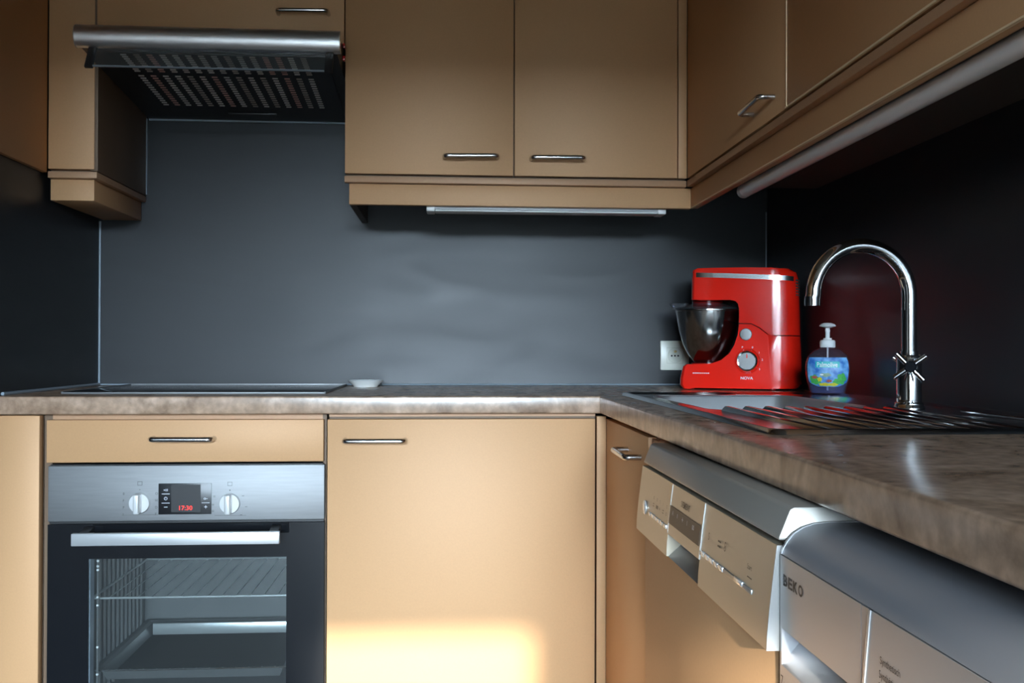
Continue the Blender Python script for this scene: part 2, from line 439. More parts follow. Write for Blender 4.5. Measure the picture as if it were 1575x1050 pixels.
# ------------------------------------------------------------------ base cabinet, right run
t = thing('corner_cabinet', 'corner base cabinet with narrow gold door beside the dishwasher', 'cabinet', (0.65, -0.82, 0))
box('carcass', XB + T + .002, XR - .01, -1.075, -0.62, 0.0, 0.72, 'carcass', t, bev=0)
box('top_rail', XB + T - .004, XB + T + .05, -1.075, -0.60, 0.835, ZCB - .002, 'gold_trim', t, bev=0)
d = box('door', XB, XB + T, -1.044, YD - .002, 0.10, 0.8475, 'gold', t, bev=0.0015)
handle(d, (XB, -0.853, 0.805), (XB, -0.981, 0.804), (-0.03, 0, 0))
box('end_post', XB + .006, XB + .03, -1.09, -1.047, 0.10, 0.845, 'gold_trim', t, bev=0.001)

# ------------------------------------------------------------------ worktop (one L shaped slab with a sink cut-out)
YCF = -0.6161; XCF = 0.3439; YEND = -2.52
def worktop():
    xs = [XL + .0015, XCF, 0.435, 0.78, XR - .0015]
    ys = [YEND, -1.165, -0.630, YCF, -0.0015]
    bm = bmesh.new(); V = {}
    def vv(i, j, k):
        if (i, j, k) not in V: V[(i, j, k)] = bm.verts.new((xs[i], ys[j], (ZCB, ZC)[k]))
        return V[(i, j, k)]
    cells = {(0, 3), (1, 3), (2, 3), (3, 3)} | {(i, j) for i in (1, 2, 3) for j in (0, 1, 2)} - {(2, 1)}
    for (i, j) in cells:
        bm.faces.new((vv(i, j, 1), vv(i + 1, j, 1), vv(i + 1, j + 1, 1), vv(i, j + 1, 1)))
        bm.faces.new((vv(i, j, 0), vv(i, j + 1, 0), vv(i + 1, j + 1, 0), vv(i + 1, j, 0)))
        for (di, dj, a, b) in ((-1, 0, (i, j + 1), (i, j)), (1, 0, (i + 1, j), (i + 1, j + 1)), (0, -1, (i, j), (i + 1, j)), (0, 1, (i + 1, j + 1), (i, j + 1))):
            if (i + di, j + dj) not in cells:
                bm.faces.new((vv(*a, 0), vv(*b, 0), vv(*b, 1), vv(*a, 1)))
    bmesh.ops.recalc_face_normals(bm, faces=bm.faces[:])
    ed = []
    for e in bm.edges:
        a, b = e.verts
        if abs(a.co.y - YCF) < 1e-5 and abs(b.co.y - YCF) < 1e-5 and max(a.co.x, b.co.x) < XCF + 1e-4 and abs(a.co.z - b.co.z) < 1e-5: ed.append(e)
        if abs(a.co.x - XCF) < 1e-5 and abs(b.co.x - XCF) < 1e-5 and max(a.co.y, b.co.y) < YCF + 1e-4 and abs(a.co.z - b.co.z) < 1e-5: ed.append(e)
    bmesh.ops.bevel(bm, geom=ed, offset=0.004, segments=4, profile=0.5, affect='EDGES')
    return obj('worktop', bm, 'worktop_stone', smooth=40)
tag(worktop(), 'L-shaped brown stone-look laminate worktop running along both walls', 'worktop')

# ------------------------------------------------------------------ upper cabinets, back run
def pelmet_pts(): pass
t = thing('wall_cabinet', 'narrow upper cabinet at the left wall beside the extractor hood', 'cabinet', (-0.91, -0.19, ZPB))
box('carcass', XL + .013, -0.8625, YU + T + .001, -0.004, ZU - .015, ZTOP, 'carcass', t, bev=0)
box('door', XL + .0135, -0.8525, YU, YU + T, ZU, ZTOP, 'gold', t, bev=0.0012)
box('side_panel', -0.862, -0.8445, YU + .002, -0.004, ZU - .004, ZTOP, 'carcass', t, bev=0.001)  # likely gold laminate, its shade put into the dark colour
box('bottom_rail', XL + .013, -0.8455, YU - .001, -0.004, ZUB, ZU - .006, 'gold_trim', t, bev=0.001)
box('light_rail', XL + .013, -0.8575, YU + .016, -0.006, ZPB, ZUB - .0008, 'gold', t, bev=0.001)
box('edge_seal', -0.8445, -0.8425, -0.008, -0.0015, ZU, 1.65, 'silicone', t, bev=0)

t = thing('wall_cabinet', 'upper cabinet door above the hood with a steel handle', 'cabinet', (-0.548, -0.19, 1.765))
box('carcass', -0.8435, -0.2535, YU + T + .001, -0.004, 1.765, ZTOP, 'carcass', t, bev=0)
d = box('door', -0.8475, -0.2545, YU, YU + T, 1.752, ZTOP, 'gold', t, bev=0.0012)
handle(d, (-0.414, YU, 1.8255), (-0.2925, YU, 1.8275), (0, -0.03, 0), r=0.005)

t = thing('wall_cabinet', 'wide upper cabinet with two gold doors in the middle of the back wall', 'cabinet', (0.165, -0.19, ZUB))
box('carcass', -0.2505, 0.6035, YU + T + .001, -0.004, ZU - .012, ZTOP, 'carcass', t, bev=0)
box('bottom_rail', -0.2525, 0.6025, YU - .001, YU + T, ZUB, ZU - .006, 'gold_trim', t, bev=0.001)
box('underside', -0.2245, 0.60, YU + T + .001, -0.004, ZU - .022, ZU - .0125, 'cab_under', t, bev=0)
d = box('door', -0.2515, 0.1645, YU, YU + T, ZU, ZTOP, 'gold', t, bev=0.0012)
handle(d, (-0.006, YU, 1.479), (0.1235, YU, 1.481), (0, -0.03, 0))
d = box('door', 0.1675, 0.5800, YU, YU + T, ZU, ZTOP, 'gold', t, bev=0.0012)
handle(d, (0.2095, YU, 1.4785), (0.3395, YU, 1.4795), (0, -0.03, 0))
box('filler_strip', 0.5825, XU - .0008, YU, YU + T, ZU, ZTOP, 'gold', t, bev=0.001)

t = thing('light_rail', 'gold light rail board under the two-door upper cabinet', 'light rail', (0.19, -0.36, ZPB))
box('front_board', -0.2425, 0.6185, -0.3605, -0.3425, ZPB, ZUB - .0008, 'gold', t, bev=0.001)
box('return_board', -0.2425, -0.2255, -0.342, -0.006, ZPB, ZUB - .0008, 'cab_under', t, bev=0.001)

# ------------------------------------------------------------------ upper cabinets, right run
YRE = -2.45
t = thing('wall_cabinet', 'corner upper cabinet on the right wall with one brown door and handle', 'cabinet', (0.78, -0.72, ZUB))
box('carcass', XU + T + .001, XR - .004, -1.068, -0.38, ZU - .012, ZTOP, 'carcass', t, bev=0)
d = box('door', XU, XU + T, -1.0685, YU - .002, ZU, ZTOP, 'gold', t, bev=0.0010)
handle(d, (XU, -0.892, 1.470), (XU, -1.010, 1.474), (-0.03, 0, 0), r=0.005)
t = thing('wall_cabinet', 'upper cabinet nearest the camera on the right wall, door with light painted on its edges', 'cabinet', (0.78, -1.75, ZUB))
box('carcass', XU + T + .001, XR - .004, YRE, -1.069, ZU - .012, ZTOP, 'carcass', t, bev=0)
d = box('door', XU, XU + T, -1.90, -1.0715, ZU, ZTOP, 'gold', t, bev=0.0010)
box('edge_glint', XU - .0030, XU + .001, -1.9, -1.0720, ZU - .0008, ZU + .0024, 'gold_edge_glint', d, bev=0, label='pale strip painting the light caught along the door bottom')
box('edge_glint', XU - .0012, XU + .001, -1.0742, -1.0716, ZU, ZTOP, 'gold_edge_glint', d, bev=0, label='pale strip painting the light caught on the upright door edge')
box('door', XU, XU + T, YRE, -1.903, ZU, ZTOP, 'gold', t, bev=0.0010)
t = thing('light_rail', 'long brown light rail board under the right wall cabinets', 'light rail', (0.63, -1.4, ZPB))
box('bottom_rail', XU - .001, XU + T, YRE, YU - .002, ZUB, ZU - .006, 'gold_trim', t, bev=0.001)
fb = box('front_board', 0.6186, 0.6366, YRE, -0.361, ZPB, ZUB - .0008, 'gold', t, bev=0.001)
box('edge_glint', 0.6160, 0.6215, YRE, -0.365, ZPB - .0008, ZPB + .0018, 'gold_edge_glint', fb, bev=0, label='pale strip painting the light caught on the lower rail edge')
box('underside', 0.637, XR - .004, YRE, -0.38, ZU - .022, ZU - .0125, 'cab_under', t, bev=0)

# ------------------------------------------------------------------ lamps under the cabinets
t = thing('cabinet_lamp', 'flat white strip lamp under the two-door upper cabinet', 'lamp', (0.255, -0.30, ZPB))
box('housing', -0.045, 0.553, -0.338, -0.285, 1.3565, ZU - .0225, 'lamp_cap', t, bev=0.003)
box('diffuser', -0.030, 0.538, -0.336, -0.287, 1.3525, 1.3563, 'white_plastic', t, bev=0.0015)
for a, b in ((-0.052, -0.0305), (0.5385, 0.560)):
    box('end_cap', a, b, -0.340, -0.283, 1.351, 1.375, 'white_plastic', t, bev=0.003)
t = thing('tube_lamp', 'long unlit grey tube lamp under the right wall cabinets', 'lamp', (0.655, -1.3, 1.35))
tube('tube', [(0.655, -0.69, 1.3555), (0.655, -1.95, 1.3555)], 0.0148, 'lamp_tube', t, n=24)
tube('end_cap', [(0.655, -0.672, 1.3555), (0.655, -0.69, 1.3555)], 0.0152, 'lamp_cap', t, n=24)
tube('end_cap', [(0.655, -1.95, 1.3555), (0.655, -1.968, 1.3555)], 0.0152, 'lamp_cap', t, n=24)
for y in (-0.85, -1.75):
    box('bracket', 0.648, 0.662, y - .012, y + .012, 1.369, ZU - .0225, 'black_plastic', t, bev=0.001)

# ------------------------------------------------------------------ extractor hood
HX0, HX1 = -0.8435, -0.2535
t = thing('extractor_hood', 'slim extractor hood with steel front bar and glass flap', 'extractor hood', (-0.548, -0.26, 1.648))
# body: a shallow tray, open below around the filter
bm = bmesh.new()
add_prism(bm, [(-0.494, 1.745), (-0.494, 1.6930), (-0.486, 1.6925), (-0.006, 1.650), (-0.006, 1.7635), (YU + T + .001, 1.7635), (YU + .01, 1.7495)], HX0 + .005, HX1 - .004, 'X')
obj('body', bm, 'hood_black', t, smooth=20)
# rounded steel front bar
prof = []
for k in range(15):
    a = math.radians(-105 + 195 * k / 14)
    prof.append((-0.502 - 0.021 * math.cos(a), 1.7185 + 0.026 * math.sin(a)))
prof += [(-0.4945, 1.7445), (-0.4945, 1.6935)]
bar = prism('front_bar', prof, -0.8465, -0.2505, 'X', 'hood_bar', t, smooth=30, label='rounded brushed steel front bar')
for a, b in ((-0.8480, -0.8466), (-0.2504, -0.2490)):
    prism('bar_end', prof, a, b, 'X', 'bright_trim', bar)
# tilted glass flap with black end brackets
flp = [(-0.509, 1.6905), (-0.533, 1.6425), (-0.5295, 1.6412), (-0.5055, 1.6893)]
gf = prism('glass_flap', flp, -0.800, -0.283, 'X', 'hood_glass', t, label='smoked glass flap')
prism('flap_edge', [(-0.5330, 1.6445), (-0.5348, 1.6420), (-0.5305, 1.6405), (-0.5285, 1.6430)], -0.800, -0.283, 'X', 'silicone', gf)
brk = [(-0.5085, 1.6925), (-0.5365, 1.6395), (-0.5275, 1.6375), (-0.4985, 1.6905)]
for a, b in ((-0.818, -0.8005), (-0.2825, -0.2645)):
    prism('flap_bracket', brk, a, b, 'X', 'black_plastic', t, bev=0.001)
# filter under the hood: two grids of louvre slots, reflections put into their colours
def uz(y): return 1.6925 + (1.650 - 1.6925) * (y + 0.486) / (0.480)
fl = prism('filter', [(-0.484, uz(-0.484) - .001), (-0.07, uz(-0.07) - .001), (-0.07, uz(-0.07) - .004), (-0.484, uz(-0.484) - .004)], -0.79, -0.285, 'X', 'filter_dark', t)
for gi, (ya, yb, nr) in enumerate(((-0.475, -0.375, 9), (-0.345, -0.140, 14))):
    for c in range(15):
        bm = bmesh.new(); x = -0.752 + c * 0.0295
        for r_ in range(nr):
            y = ya + (yb - ya) * r_ / (nr - 1)
            z = uz(y) - 0.004
            add_prism(bm, [(y - .0035, z), (y + .0035, z), (y + .001, z - .0022)], x - .0065, x + .0065, 'X')
        obj('louvre_column', bm, ('filter_slot_glint', 'filter_slot_glint_dim', 'filter_slot_glint', 'filter_slot_glint_warm')[random.randrange(4)], fl, smooth=0)
box('filter_catch', -0.60, -0.47, -0.088, -0.078, uz(-.08) - .008, uz(-.08) - .004, 'black_plastic', fl, bev=0.001)
box('rear_lip', HX0 + .006, HX1 - .006, -0.008, -0.0035, 1.6455, 1.6500, 'silicone', t, bev=0)
for z in (1.7225, 1.693):
    box('red_block', -0.2485, -0.2420, -0.470, -0.455, z - .005, z + .005, 'red_dark', t, bev=0.001)  # small dark red blocks at the right side of the hood

# ------------------------------------------------------------------ built-in oven
t = thing('oven', 'built-in oven with steel control panel and black glass door', 'oven', (-0.567, -0.4, 0.115))
VX0, VX1 = -0.8645, -0.2695
YO = -0.600
cp = box('control_panel', VX0, VX1, YO, YO + .02, 0.6265, 0.7480, 'steel', t, bev=0.002, label='brushed stainless control panel')
box('panel_edge', VX0 + .004, VX1 - .004, YO + .002, YO + .02, 0.7484, 0.7505, 'black_plastic', cp, bev=0)
ds = box('display', -0.6290, -0.5150, YO - .0012, YO, 0.6405, 0.7085, 'display_black', t, bev=0.0004, label='black clock display')
XD, ZU_ = (1, 0, 0), (0, 0, 1)
box('screen', -0.6015, -0.5385, YO - .0016, YO - .0012, 0.6455, 0.7055, 'black_plastic', ds, bev=0)
text('clock_digits', '17:30', 0.0095, 'led_red', ds, (-0.5840, YO - .0018, 0.6500), XD, ZU_, width=0.028)
for x0, x1, z in ((-0.622, -0.605, 0.6855), (-0.622, -0.605, 0.6655), (-0.536, -0.519, 0.6655)):
    box('divider', x0, x1, YO - .0016, YO - .0012, z - .0005, z + .0005, 'ink_pale', ds, bev=0)
box('minus_sign', -0.6170, -0.6095, YO - .0016, YO - .0012, 0.6562, 0.6574, 'ink_pale', ds, bev=0)
text('plus_sign', '+', 0.0070, 'ink_pale', ds, (-0.5307, YO - .0014, 0.6530), XD, ZU_)
lathe('clock_symbol', [(0.0036, -.0004), (0.0036, .0004), (0.0028, .0004), (0.0028, -.0004)], (-0.6133, YO - .0014, 0.6755), 'ink_pale', ds, axis=(0, 1, 0), n=20, closed=True)
text('clock_hands', 'L', 0.0030, 'ink_pale', ds, (-0.6137, YO - .0014, 0.6752), XD, ZU_)
text('light_symbol', '»|||', 0.0050, 'ink_pale', ds, (-0.6180, YO - .0014, 0.6915), XD, ZU_, width=0.009)
text('key_symbol', 'o-', 0.0040, 'ink_pale', ds, (-0.5320, YO - .0014, 0.6725), XD, ZU_, width=0.009)
def oven_knob(x, z):
    k = lathe('knob', [(0.0225, 0.0), (0.0225, 0.004), (0.0212, 0.0075), (0.0, 0.0080)], (x, YO, z), 'knob_white', t, axis=(0, -1, 0), n=36, label='white round knob')
    box('grip', x - .0072, x + .0062, YO - .026, YO - .0075, z - .0215, z + .0215, 'knob_white', k, bev=0.003, seg=3)
    box('grip_shade', x + .0030, x + .0058, YO - .0264, YO - .0258, z - .0185, z + .0185, 'silver_plastic', k, bev=0)
oven_knob(-0.6690, 0.6660); oven_knob(-0.4755, 0.6635)
for kx, kz in ((-0.6690, 0.6660), (-0.4755, 0.6635)):
    box('symbol', kx - .005, kx + .005, YO - .0004, YO, kz + .0385, kz + .0393, 'ink_grey', cp, bev=0)
    box('symbol', kx - .005, kx + .005, YO - .0004, YO, kz + .0465, kz + .0473, 'ink_grey', cp, bev=0)
    box('symbol', kx - .005, kx - .0043, YO - .0004, YO, kz + .0393, kz + .0465, 'ink_grey', cp, bev=0)
    box('symbol', kx + .0043, kx + .005, YO - .0004, YO, kz + .0393, kz + .0465, 'ink_grey', cp, bev=0)
    text('pointer', 'v' if kx < -.6 else '•', 0.0030, 'ink_grey', cp, (kx - .0015, YO - .0002, kz + .0275), XD, ZU_)
for s in (-1, 1):
    for r_, ch in enumerate('8FPI'):
        text('symbol', ch if s < 0 else 'OHDF'[r_], 0.0052, 'ink_grey', cp, (-0.6690 + s * .0345 - .0015, YO - .0002, 0.6840 - r_ * .0150), XD, ZU_)
for r_, (ch, dx, dz) in enumerate((('-', .026, .016), ('-', .033, -.008), ('-', .022, -.026), ('=', -.036, .014), ('=', -.039, -.004), ('=', -.039, -.018))):
    text('symbol', ch, 0.0010 if ch == '-' else 0.0030, 'ink_grey', cp, (-0.4755 + dx, YO - .0002, 0.6635 + dz), XD, ZU_, width=.005)
box('scale_line', -0.7080, -0.6300, YO - .0003, YO, 0.6395, 0.6400, 'ink_grey', cp, bev=0)
box('scale_line', -0.5080, -0.4400, YO - .0003, YO, 0.6368, 0.6373, 'ink_grey', cp, bev=0)
# door: black glass border round a clear window
WX0, WX1, WZ0, WZ1 = -0.7775, -0.3520, 0.215, 0.5450
bm = bmesh.new()
for a in ((VX0, WX0, 0.125, 0.6205), (WX1, VX1, 0.125, 0.6205), (WX0, WX1, WZ1, 0.6205), (WX0, WX1, 0.125, WZ0)):
    add_box(bm, a[0], a[1], YO, YO + .020, a[2], a[3])
door = obj('door', bm, 'black_gloss', t, smooth=0, label='black glass oven door')
box('window_pane', WX0, WX1, YO + .001, YO + .005, WZ0, WZ1, 'oven_glass', door, bev=0, label='clear oven window')
box('inner_edge', WX0 - .001, WX0 + .0015, YO + .006, YO + .03, WZ0, WZ1, 'silicone', door, bev=0)
box('top_vent', VX0 + .002, VX1 - .002, YO + .004, YO + .018, 0.6212, 0.6258, 'black_plastic', door, bev=0)
hb = box('handle_bar', -0.7895, -0.3560, -0.668, -0.656, 0.5985 - .012, 0.5985 + .0145, 'handle_alu', door, bev=0.002, label='flat silver handle bar')
for x in (-0.7750, -0.3740):
    prism('handle_arm', [(-0.6565, 0.604), (-0.6565, 0.593), (YO - .0005, 0.602), (YO - .0005, 0.6165)], x - .010, x + .010, 'X', 'black_plastic', hb, bev=0.001)
# cavity (five thin walls) with ribbed sides and runner pegs
CX0, CX1, CY0, CY1, CZ0, CZ1 = -0.797, -0.338, YO + .021, -0.15, 0.190, 0.600
box('cavity_back', CX0, CX1, CY1, CY1 + .004, CZ0, CZ1, 'oven_enamel', t, bev=0)
box('cavity_floor', CX0, CX1, CY0, CY1, CZ0 - .004, CZ0, 'oven_enamel', t, bev=0)
box('cavity_roof', CX0, CX1, CY0, CY1, CZ1, CZ1 + .004, 'oven_enamel', t, bev=0)
for s, x in ((-1, CX0), (1, CX1)):
    sd = box('cavity_side', x - .004 if s < 0 else x, x if s < 0 else x + .004, CY0, CY1, CZ0, CZ1, 'oven_enamel', t, bev=0)
    for k in range(11):
        y = CY0 + .09 + k * .029
        xx = x + (.003 if s < 0 else -.003)
        tube('wall_rib', [(xx, y, CZ0 + .02), (xx, y, CZ1 - .01)], 0.006, 'oven_rib', sd, n=8)
    if s > 0: continue
    xp = x + .030
    tube('runner_post', [(xp, CY0 + .006, CZ0), (xp, CY0 + .006, CZ1)], 0.0025, 'oven_enamel', sd, n=8)
    for z in (0.535, 0.523, 0.515, 0.455, 0.437, 0.345, 0.285, 0.262):
        bmx = bmesh.new(); bmesh.ops.create_uvsphere(bmx, u_segments=10, v_segments=6, radius=0.0030)
        for v in bmx.verts: v.co += Vector((xp, CY0 + .0052, z))
        obj('runner_peg', bmx, 'white_plastic', sd)
# wire rack and baking tray standing in the oven
t = thing('wire_rack', 'wire oven rack on the upper runners inside the oven', 'oven rack', (-0.567, -0.36, 0.446))
bm = bmesh.new()
fr = fillet([(CX0 + .012, -0.56, .449), (CX1 - .012, -0.56, .449), (CX1 - .012, -0.17, .449), (CX0 + .012, -0.17, .449)], .012)
add_tube(bm, fr + [fr[0]], 0.0026, 8); obj('frame', bm, 'tray_steel', t)
for k in range(13):
    x = CX0 + .045 + k * .031
    tube('wire', [(x, -0.5585, .4465), (x, -0.1715, .4465)], 0.0011, 'tray_steel', t, n=6)
t = thing('baking_tray', 'shiny baking tray on the lower runners inside the oven', 'baking tray', (-0.567, -0.36, 0.262))
def tray():
    bm = bmesh.new(); rings = []
    for ins, z in ((0, .290), (.010, .2895), (.018, .285), (.026, .262)):
        x0, x1, y0, y1 = CX0 + .012 + ins, CX1 - .012 - ins, -0.565 + ins, -0.165 - ins
        rings.append([bm.verts.new(p) for p in ((x0, y0, z), (x1, y0, z), (x1, y1, z), (x0, y1, z))])
    for a, b in zip(rings, rings[1:]):
        for k in range(4): bm.faces.new((a[k], a[(k + 1) % 4], b[(k + 1) % 4], b[k]))
    bm.faces.new(rings[-1])
    r = bmesh.ops.solidify(bm, geom=bm.faces[:], thickness=0.0012)
    return bm
obj('pan', tray(), 'oven_rib', t, smooth=0)
tube('rim', [(CX0 + .012, -0.565, .2905), (CX1 - .012, -0.565, .2905)], 0.0022, 'chrome', t, n=8)
box('back_lip', CX0 + .04, CX1 - .02, -0.215, -0.208, 0.263, 0.292, 'tray_steel', t, bev=0.002)

# ------------------------------------------------------------------ cooktop
t = thing('cooktop', 'black glass cooktop with thin steel edges set in the worktop', 'cooktop', (-0.575, -0.27, ZC))
KX0, KX1, KY0, KY1 = -0.872, -0.284, -0.505, -0.035
box('glass', KX0, KX1, KY0, KY1, ZC + .0005, ZC + .005, 'black_gloss', t, bev=0.001)
box('frame_strip', KX0 - .002, KX1 + .002, KY0 - .005, KY0 - .0002, ZC + .0003, ZC + .0046, 'steel', t, bev=0.001)
box('frame_strip', KX0 - .002, KX1 + .002, KY1 + .0002, KY1 + .005, ZC + .0003, ZC + .0062, 'bright_trim', t, bev=0.001)
box('frame_strip', KX1 + .0002, KX1 + .004, KY0, KY1, ZC + .0003, ZC + .0058, 'steel', t, bev=0.001)
box('frame_strip', KX0 - .004, KX0 - .0002, KY0, KY1, ZC + .0003, ZC + .0058, 'steel', t, bev=0.001)

# ------------------------------------------------------------------ saucer
tag(lathe('saucer', [(0.0, 0.0), (0.033, 0.0), (0.034, 0.003), (0.047, 0.0145), (0.0495, 0.0175), (0.0478, 0.0180), (0.032, 0.0055), (0.0, 0.0045)], (-0.222, -0.10, ZC + .0005), 'white_ceramic', n=48),
    'small white saucer on the worktop right of the cooktop', 'saucer')

# ------------------------------------------------------------------ wall socket
SX, SZ = 0.6640, 0.9875
t = thing('wall_socket', 'cream wall socket on the black back wall behind the mixer', 'wall socket', (SX, 0, SZ - .043))
box('plate', SX - .0425, SX + .0425, -0.010, -0.0005, SZ - .043, SZ + .043, 'cream_plastic', t, bev=0.003)
bm = bmesh.new()
for a in ((-.024, .024, .0225, .0232), (-.024, .024, -.0232, -.0225), (-.024, -.0233, -.0225, .0225), (.0233, .024, -.0225, .0225)):
    add_box(bm, SX + a[0], SX + a[1], -.0104, -.0099, SZ + a[2], SZ + a[3])
obj('insert_frame', bm, 'cream_dark', t, smooth=0)
sk = lathe('socket', [(0.0215, 0.0), (0.0215, 0.0012), (0.0195, 0.0012), (0.0185, 0.0004), (0, 0.0004)], (SX, -0.0100, SZ), 'cream_plastic', t, axis=(0, -1, 0), n=36)
lathe('socket_rim', [(0.0217, 0), (0.0217, .0008), (0.0210, .0008), (0.0210, 0)], (SX, -.0106, SZ), 'cream_dark', t, axis=(0, -1, 0), n=36, closed=True)
for dx in (-.0095, .0095, 0):
    lathe('pin_hole', [(0.0026, 0), (0.0026, .0004), (0, .0004)], (SX + dx, -.0104, SZ - .001), 'hole', sk, axis=(0, -1, 0), n=14)
lathe('earth_pin', [(0.0034, 0), (0.0034, .010), (0.002, .012), (0, .012)], (SX, -.0104, SZ + .0115), 'brass', sk, axis=(0, -1, 0), n=14)

# ------------------------------------------------------------------ sink
t = thing('sink', 'inset steel sink with bowl at the back and ribbed drainboard', 'sink', (0.645, -1.08, ZC))
KX0, KX1, KY0, KY1 = 0.398, 0.898, -1.585, -0.575
BX0, BX1, BY0, BY1 = 0.450, 0.765, -1.150, -0.645
def rrect(x0, x1, y0, y1, r, n=6):
    pts = []
    for cx_, cy_, a0 in ((x1 - r, y1 - r, 0), (x0 + r, y1 - r, 90), (x0 + r, y0 + r, 180), (x1 - r, y0 + r, 270)):
        for k in range(n + 1):
            a = math.radians(a0 + 90 * k / n); pts.append((cx_ + r * math.cos(a), cy_ + r * math.sin(a)))
    return pts
def loft(bm, rings, cap_last=True):
    R = [[bm.verts.new((p[0], p[1], z)) for p in pts] for pts, z in rings]
    n = len(R[0])
    for a, b in zip(R, R[1:]):
        for k in range(n): bm.faces.new((a[k], a[(k + 1) % n], b[(k + 1) % n], b[k]))
    if cap_last: bm.faces.new(R[-1])
    return R
# deck: raised outer rim, dropping to a flat deck that runs into the bowl opening
bm = bmesh.new()
q = lambda i, r: rrect(KX0 + i, KX1 - i, KY0 + i, KY1 - i, r)
loft(bm, [(q(0, .02), ZC + .0006), (q(.002, .02), ZC + .0055), (q(.006, .018), ZC + .0075), (q(.011, .016), ZC + .0070), (q(.018, .012), ZC + .0030)], cap_last=False)
bm.verts.ensure_lookup_table()
outer = [v for v in bm.verts][-28:]
hole = [bm.verts.new((p[0], p[1], ZC + .0030)) for p in rrect(BX0, BX1, BY0, BY1, .05)]
n = 28
for k in range(n): bm.faces.new((outer[k], outer[(k + 1) % n], hole[(k + 1) % n], hole[k]))
deck = obj('deck', bm, 'steel_sink', t, smooth=50)
bm = bmesh.new()
qb = lambda i, r: rrect(BX0 + i, BX1 - i, BY0 + i, BY1 - i, r)
loft(bm, [(qb(-.001, .051), ZC + .0032), (qb(.003, .048), ZC - .001), (qb(.016, .048), ZC - .12), (qb(.028, .045), ZC - .15), (qb(.05, .03), ZC - .158)])
for f in bm.faces: f.normal_flip()
bowl = obj('bowl', bm, 'steel_matt', t, smooth=50)
lathe('drain', [(0.04, 0), (0.04, .003), (0.03, .004), (0.0, .001)], ((BX0 + BX1) / 2, (BY0 + BY1) / 2, ZC - .1578), 'chrome', bowl, n=28)
for k in range(9):
    x = 0.470 + k * 0.0345
    bm = bmesh.new()
    pr_ = [(x - .011, ZC + .0028), (x - .004, ZC + .0105), (x + .004, ZC + .0105), (x + .011, ZC + .0028)]
    y0, y1 = -1.162, -1.545
    A = [bm.verts.new((px_, y0, pz_)) for px_, pz_ in pr_]; B = [bm.verts.new((px_ + .012, y1, ZC + .0028 + (pz_ - ZC - .0028) * .25)) for px_, pz_ in pr_]
    bm.faces.new(A); bm.faces.new(B[::-1])
    for i in range(4): bm.faces.new((A[i], B[i], B[(i + 1) % 4], A[(i + 1) % 4]))
    bmesh.ops.bevel(bm, geom=bm.edges[:], offset=.0015, segments=2, profile=.5, affect='EDGES')
    obj('drain_rib', bm, 'steel_sink', t, smooth=50)
tube('back_bead', [(KX1 - .045, -1.21, ZC + .003), (KX1 - .045, KY0 + .03, ZC + .003)], 0.004, 'steel_sink', t, n=10)

# ------------------------------------------------------------------ tap
FX, FY, FZ = 0.797, -1.140, ZC + .0035
BXT = 0.0
t = thing('tap', 'tall chrome swan-neck tap with cross handles on the sink', 'tap', (FX, FY, FZ))
lathe('base_flange', [(0.0255, 0), (0.0255, .004), (0.0235, .007), (0.0235, .010), (0.0220, .012), (0.0, .012)], (FX, FY, FZ), 'chrome', t)
lathe('body', [(0.0205, 0.010), (0.0205, .086), (0.0190, .091), (0.0145, .093), (0.0145, .100), (0.0, .100)], (FX, FY, FZ), 'chrome', t)
path = [(FX, FY, FZ + .095), (FX, FY, 1.060), (FX, FY, 1.085)]
R_ = 0.0845
for k in range(0, 25):
    a = math.pi * k / 24
    path.append((FX - R_ + R_ * math.cos(a), FY, 1.100 + R_ * math.sin(a)))
path.append((FX - 2 * R_ - .002, FY, 1.086))
bm = bmesh.new(); add_tube(bm, path, 0.0128, 24); sp = obj('spout', bm, 'chrome', t, smooth=50)
lathe('aerator', [(0.0134, -.010), (0.0134, .006), (0.0118, .006), (0.0118, -.008), (0.0, -.008)], (FX - 2 * R_ - .002, FY, 1.0905), 'chrome', sp, n=24)
HA = Vector((-0.42, -0.907, 0)).normalized(); HP = Vector((-HA.y, HA.x, 0))
for s, hz in ((1, 0.977), (-1, 0.973)):
    ax = HA * s; c0 = Vector((FX, FY, hz))
    h = tube('cross_handle', [c0 + ax * .018, c0 + ax * .046], 0.0085, 'chrome', t, n=18)
    lathe('hub', [(0.0100, 0), (0.0100, .004), (0.0075, .0065), (0, .0065)], c0 + ax * .046, 'black_gloss', h, axis=ax, n=20)
    for k in range(4):
        a = math.radians(40 + 90 * k + (9 if s < 0 else 0)); dv = HP * math.cos(a) * 1.05 + Vector((0, 0, 1)) * math.sin(a) * .92
        tube('spoke', [c0 + ax * .042 + dv * .006, c0 + ax * .042 + dv * .031], 0.0046, 'chrome', h, n=12)

# ------------------------------------------------------------------ soap bottle
t = thing('soap_bottle', 'clear pump soap bottle with blue sea label at the sink corner', 'soap bottle', (0, 0, 0))
SOAP = t
prof_b = [(0.034, 0.0), (0.038, 0.003), (0.0405, 0.012), (0.0470, 0.038), (0.0488, 0.056), (0.0478, 0.072), (0.0430, 0.086), (0.0320, 0.0975), (0.0180, 0.1045), (0.0120, 0.1065)]
def halfw(z):
    for (r0, z0), (r1, z1) in zip(prof_b, prof_b[1:]):
        if z0 <= z <= z1: return r0 + (r1 - r0) * (z - z0) / (z1 - z0)
    return prof_b[-1][0]
FLAT = 0.62; EXP = 2.6
def bot_ring(bm, w, z, n=40):
    out = []
    for k in range(n):
        a = 2 * math.pi * k / n; c, s = math.cos(a), math.sin(a)
        f = FLAT if w > 0.02 else FLAT + (1 - FLAT) * (0.02 - w) / 0.008
        out.append(bm.verts.new((math.copysign(abs(c) ** (2 / EXP), c) * w, math.copysign(abs(s) ** (2 / EXP), s) * w * f, z)))
    return out
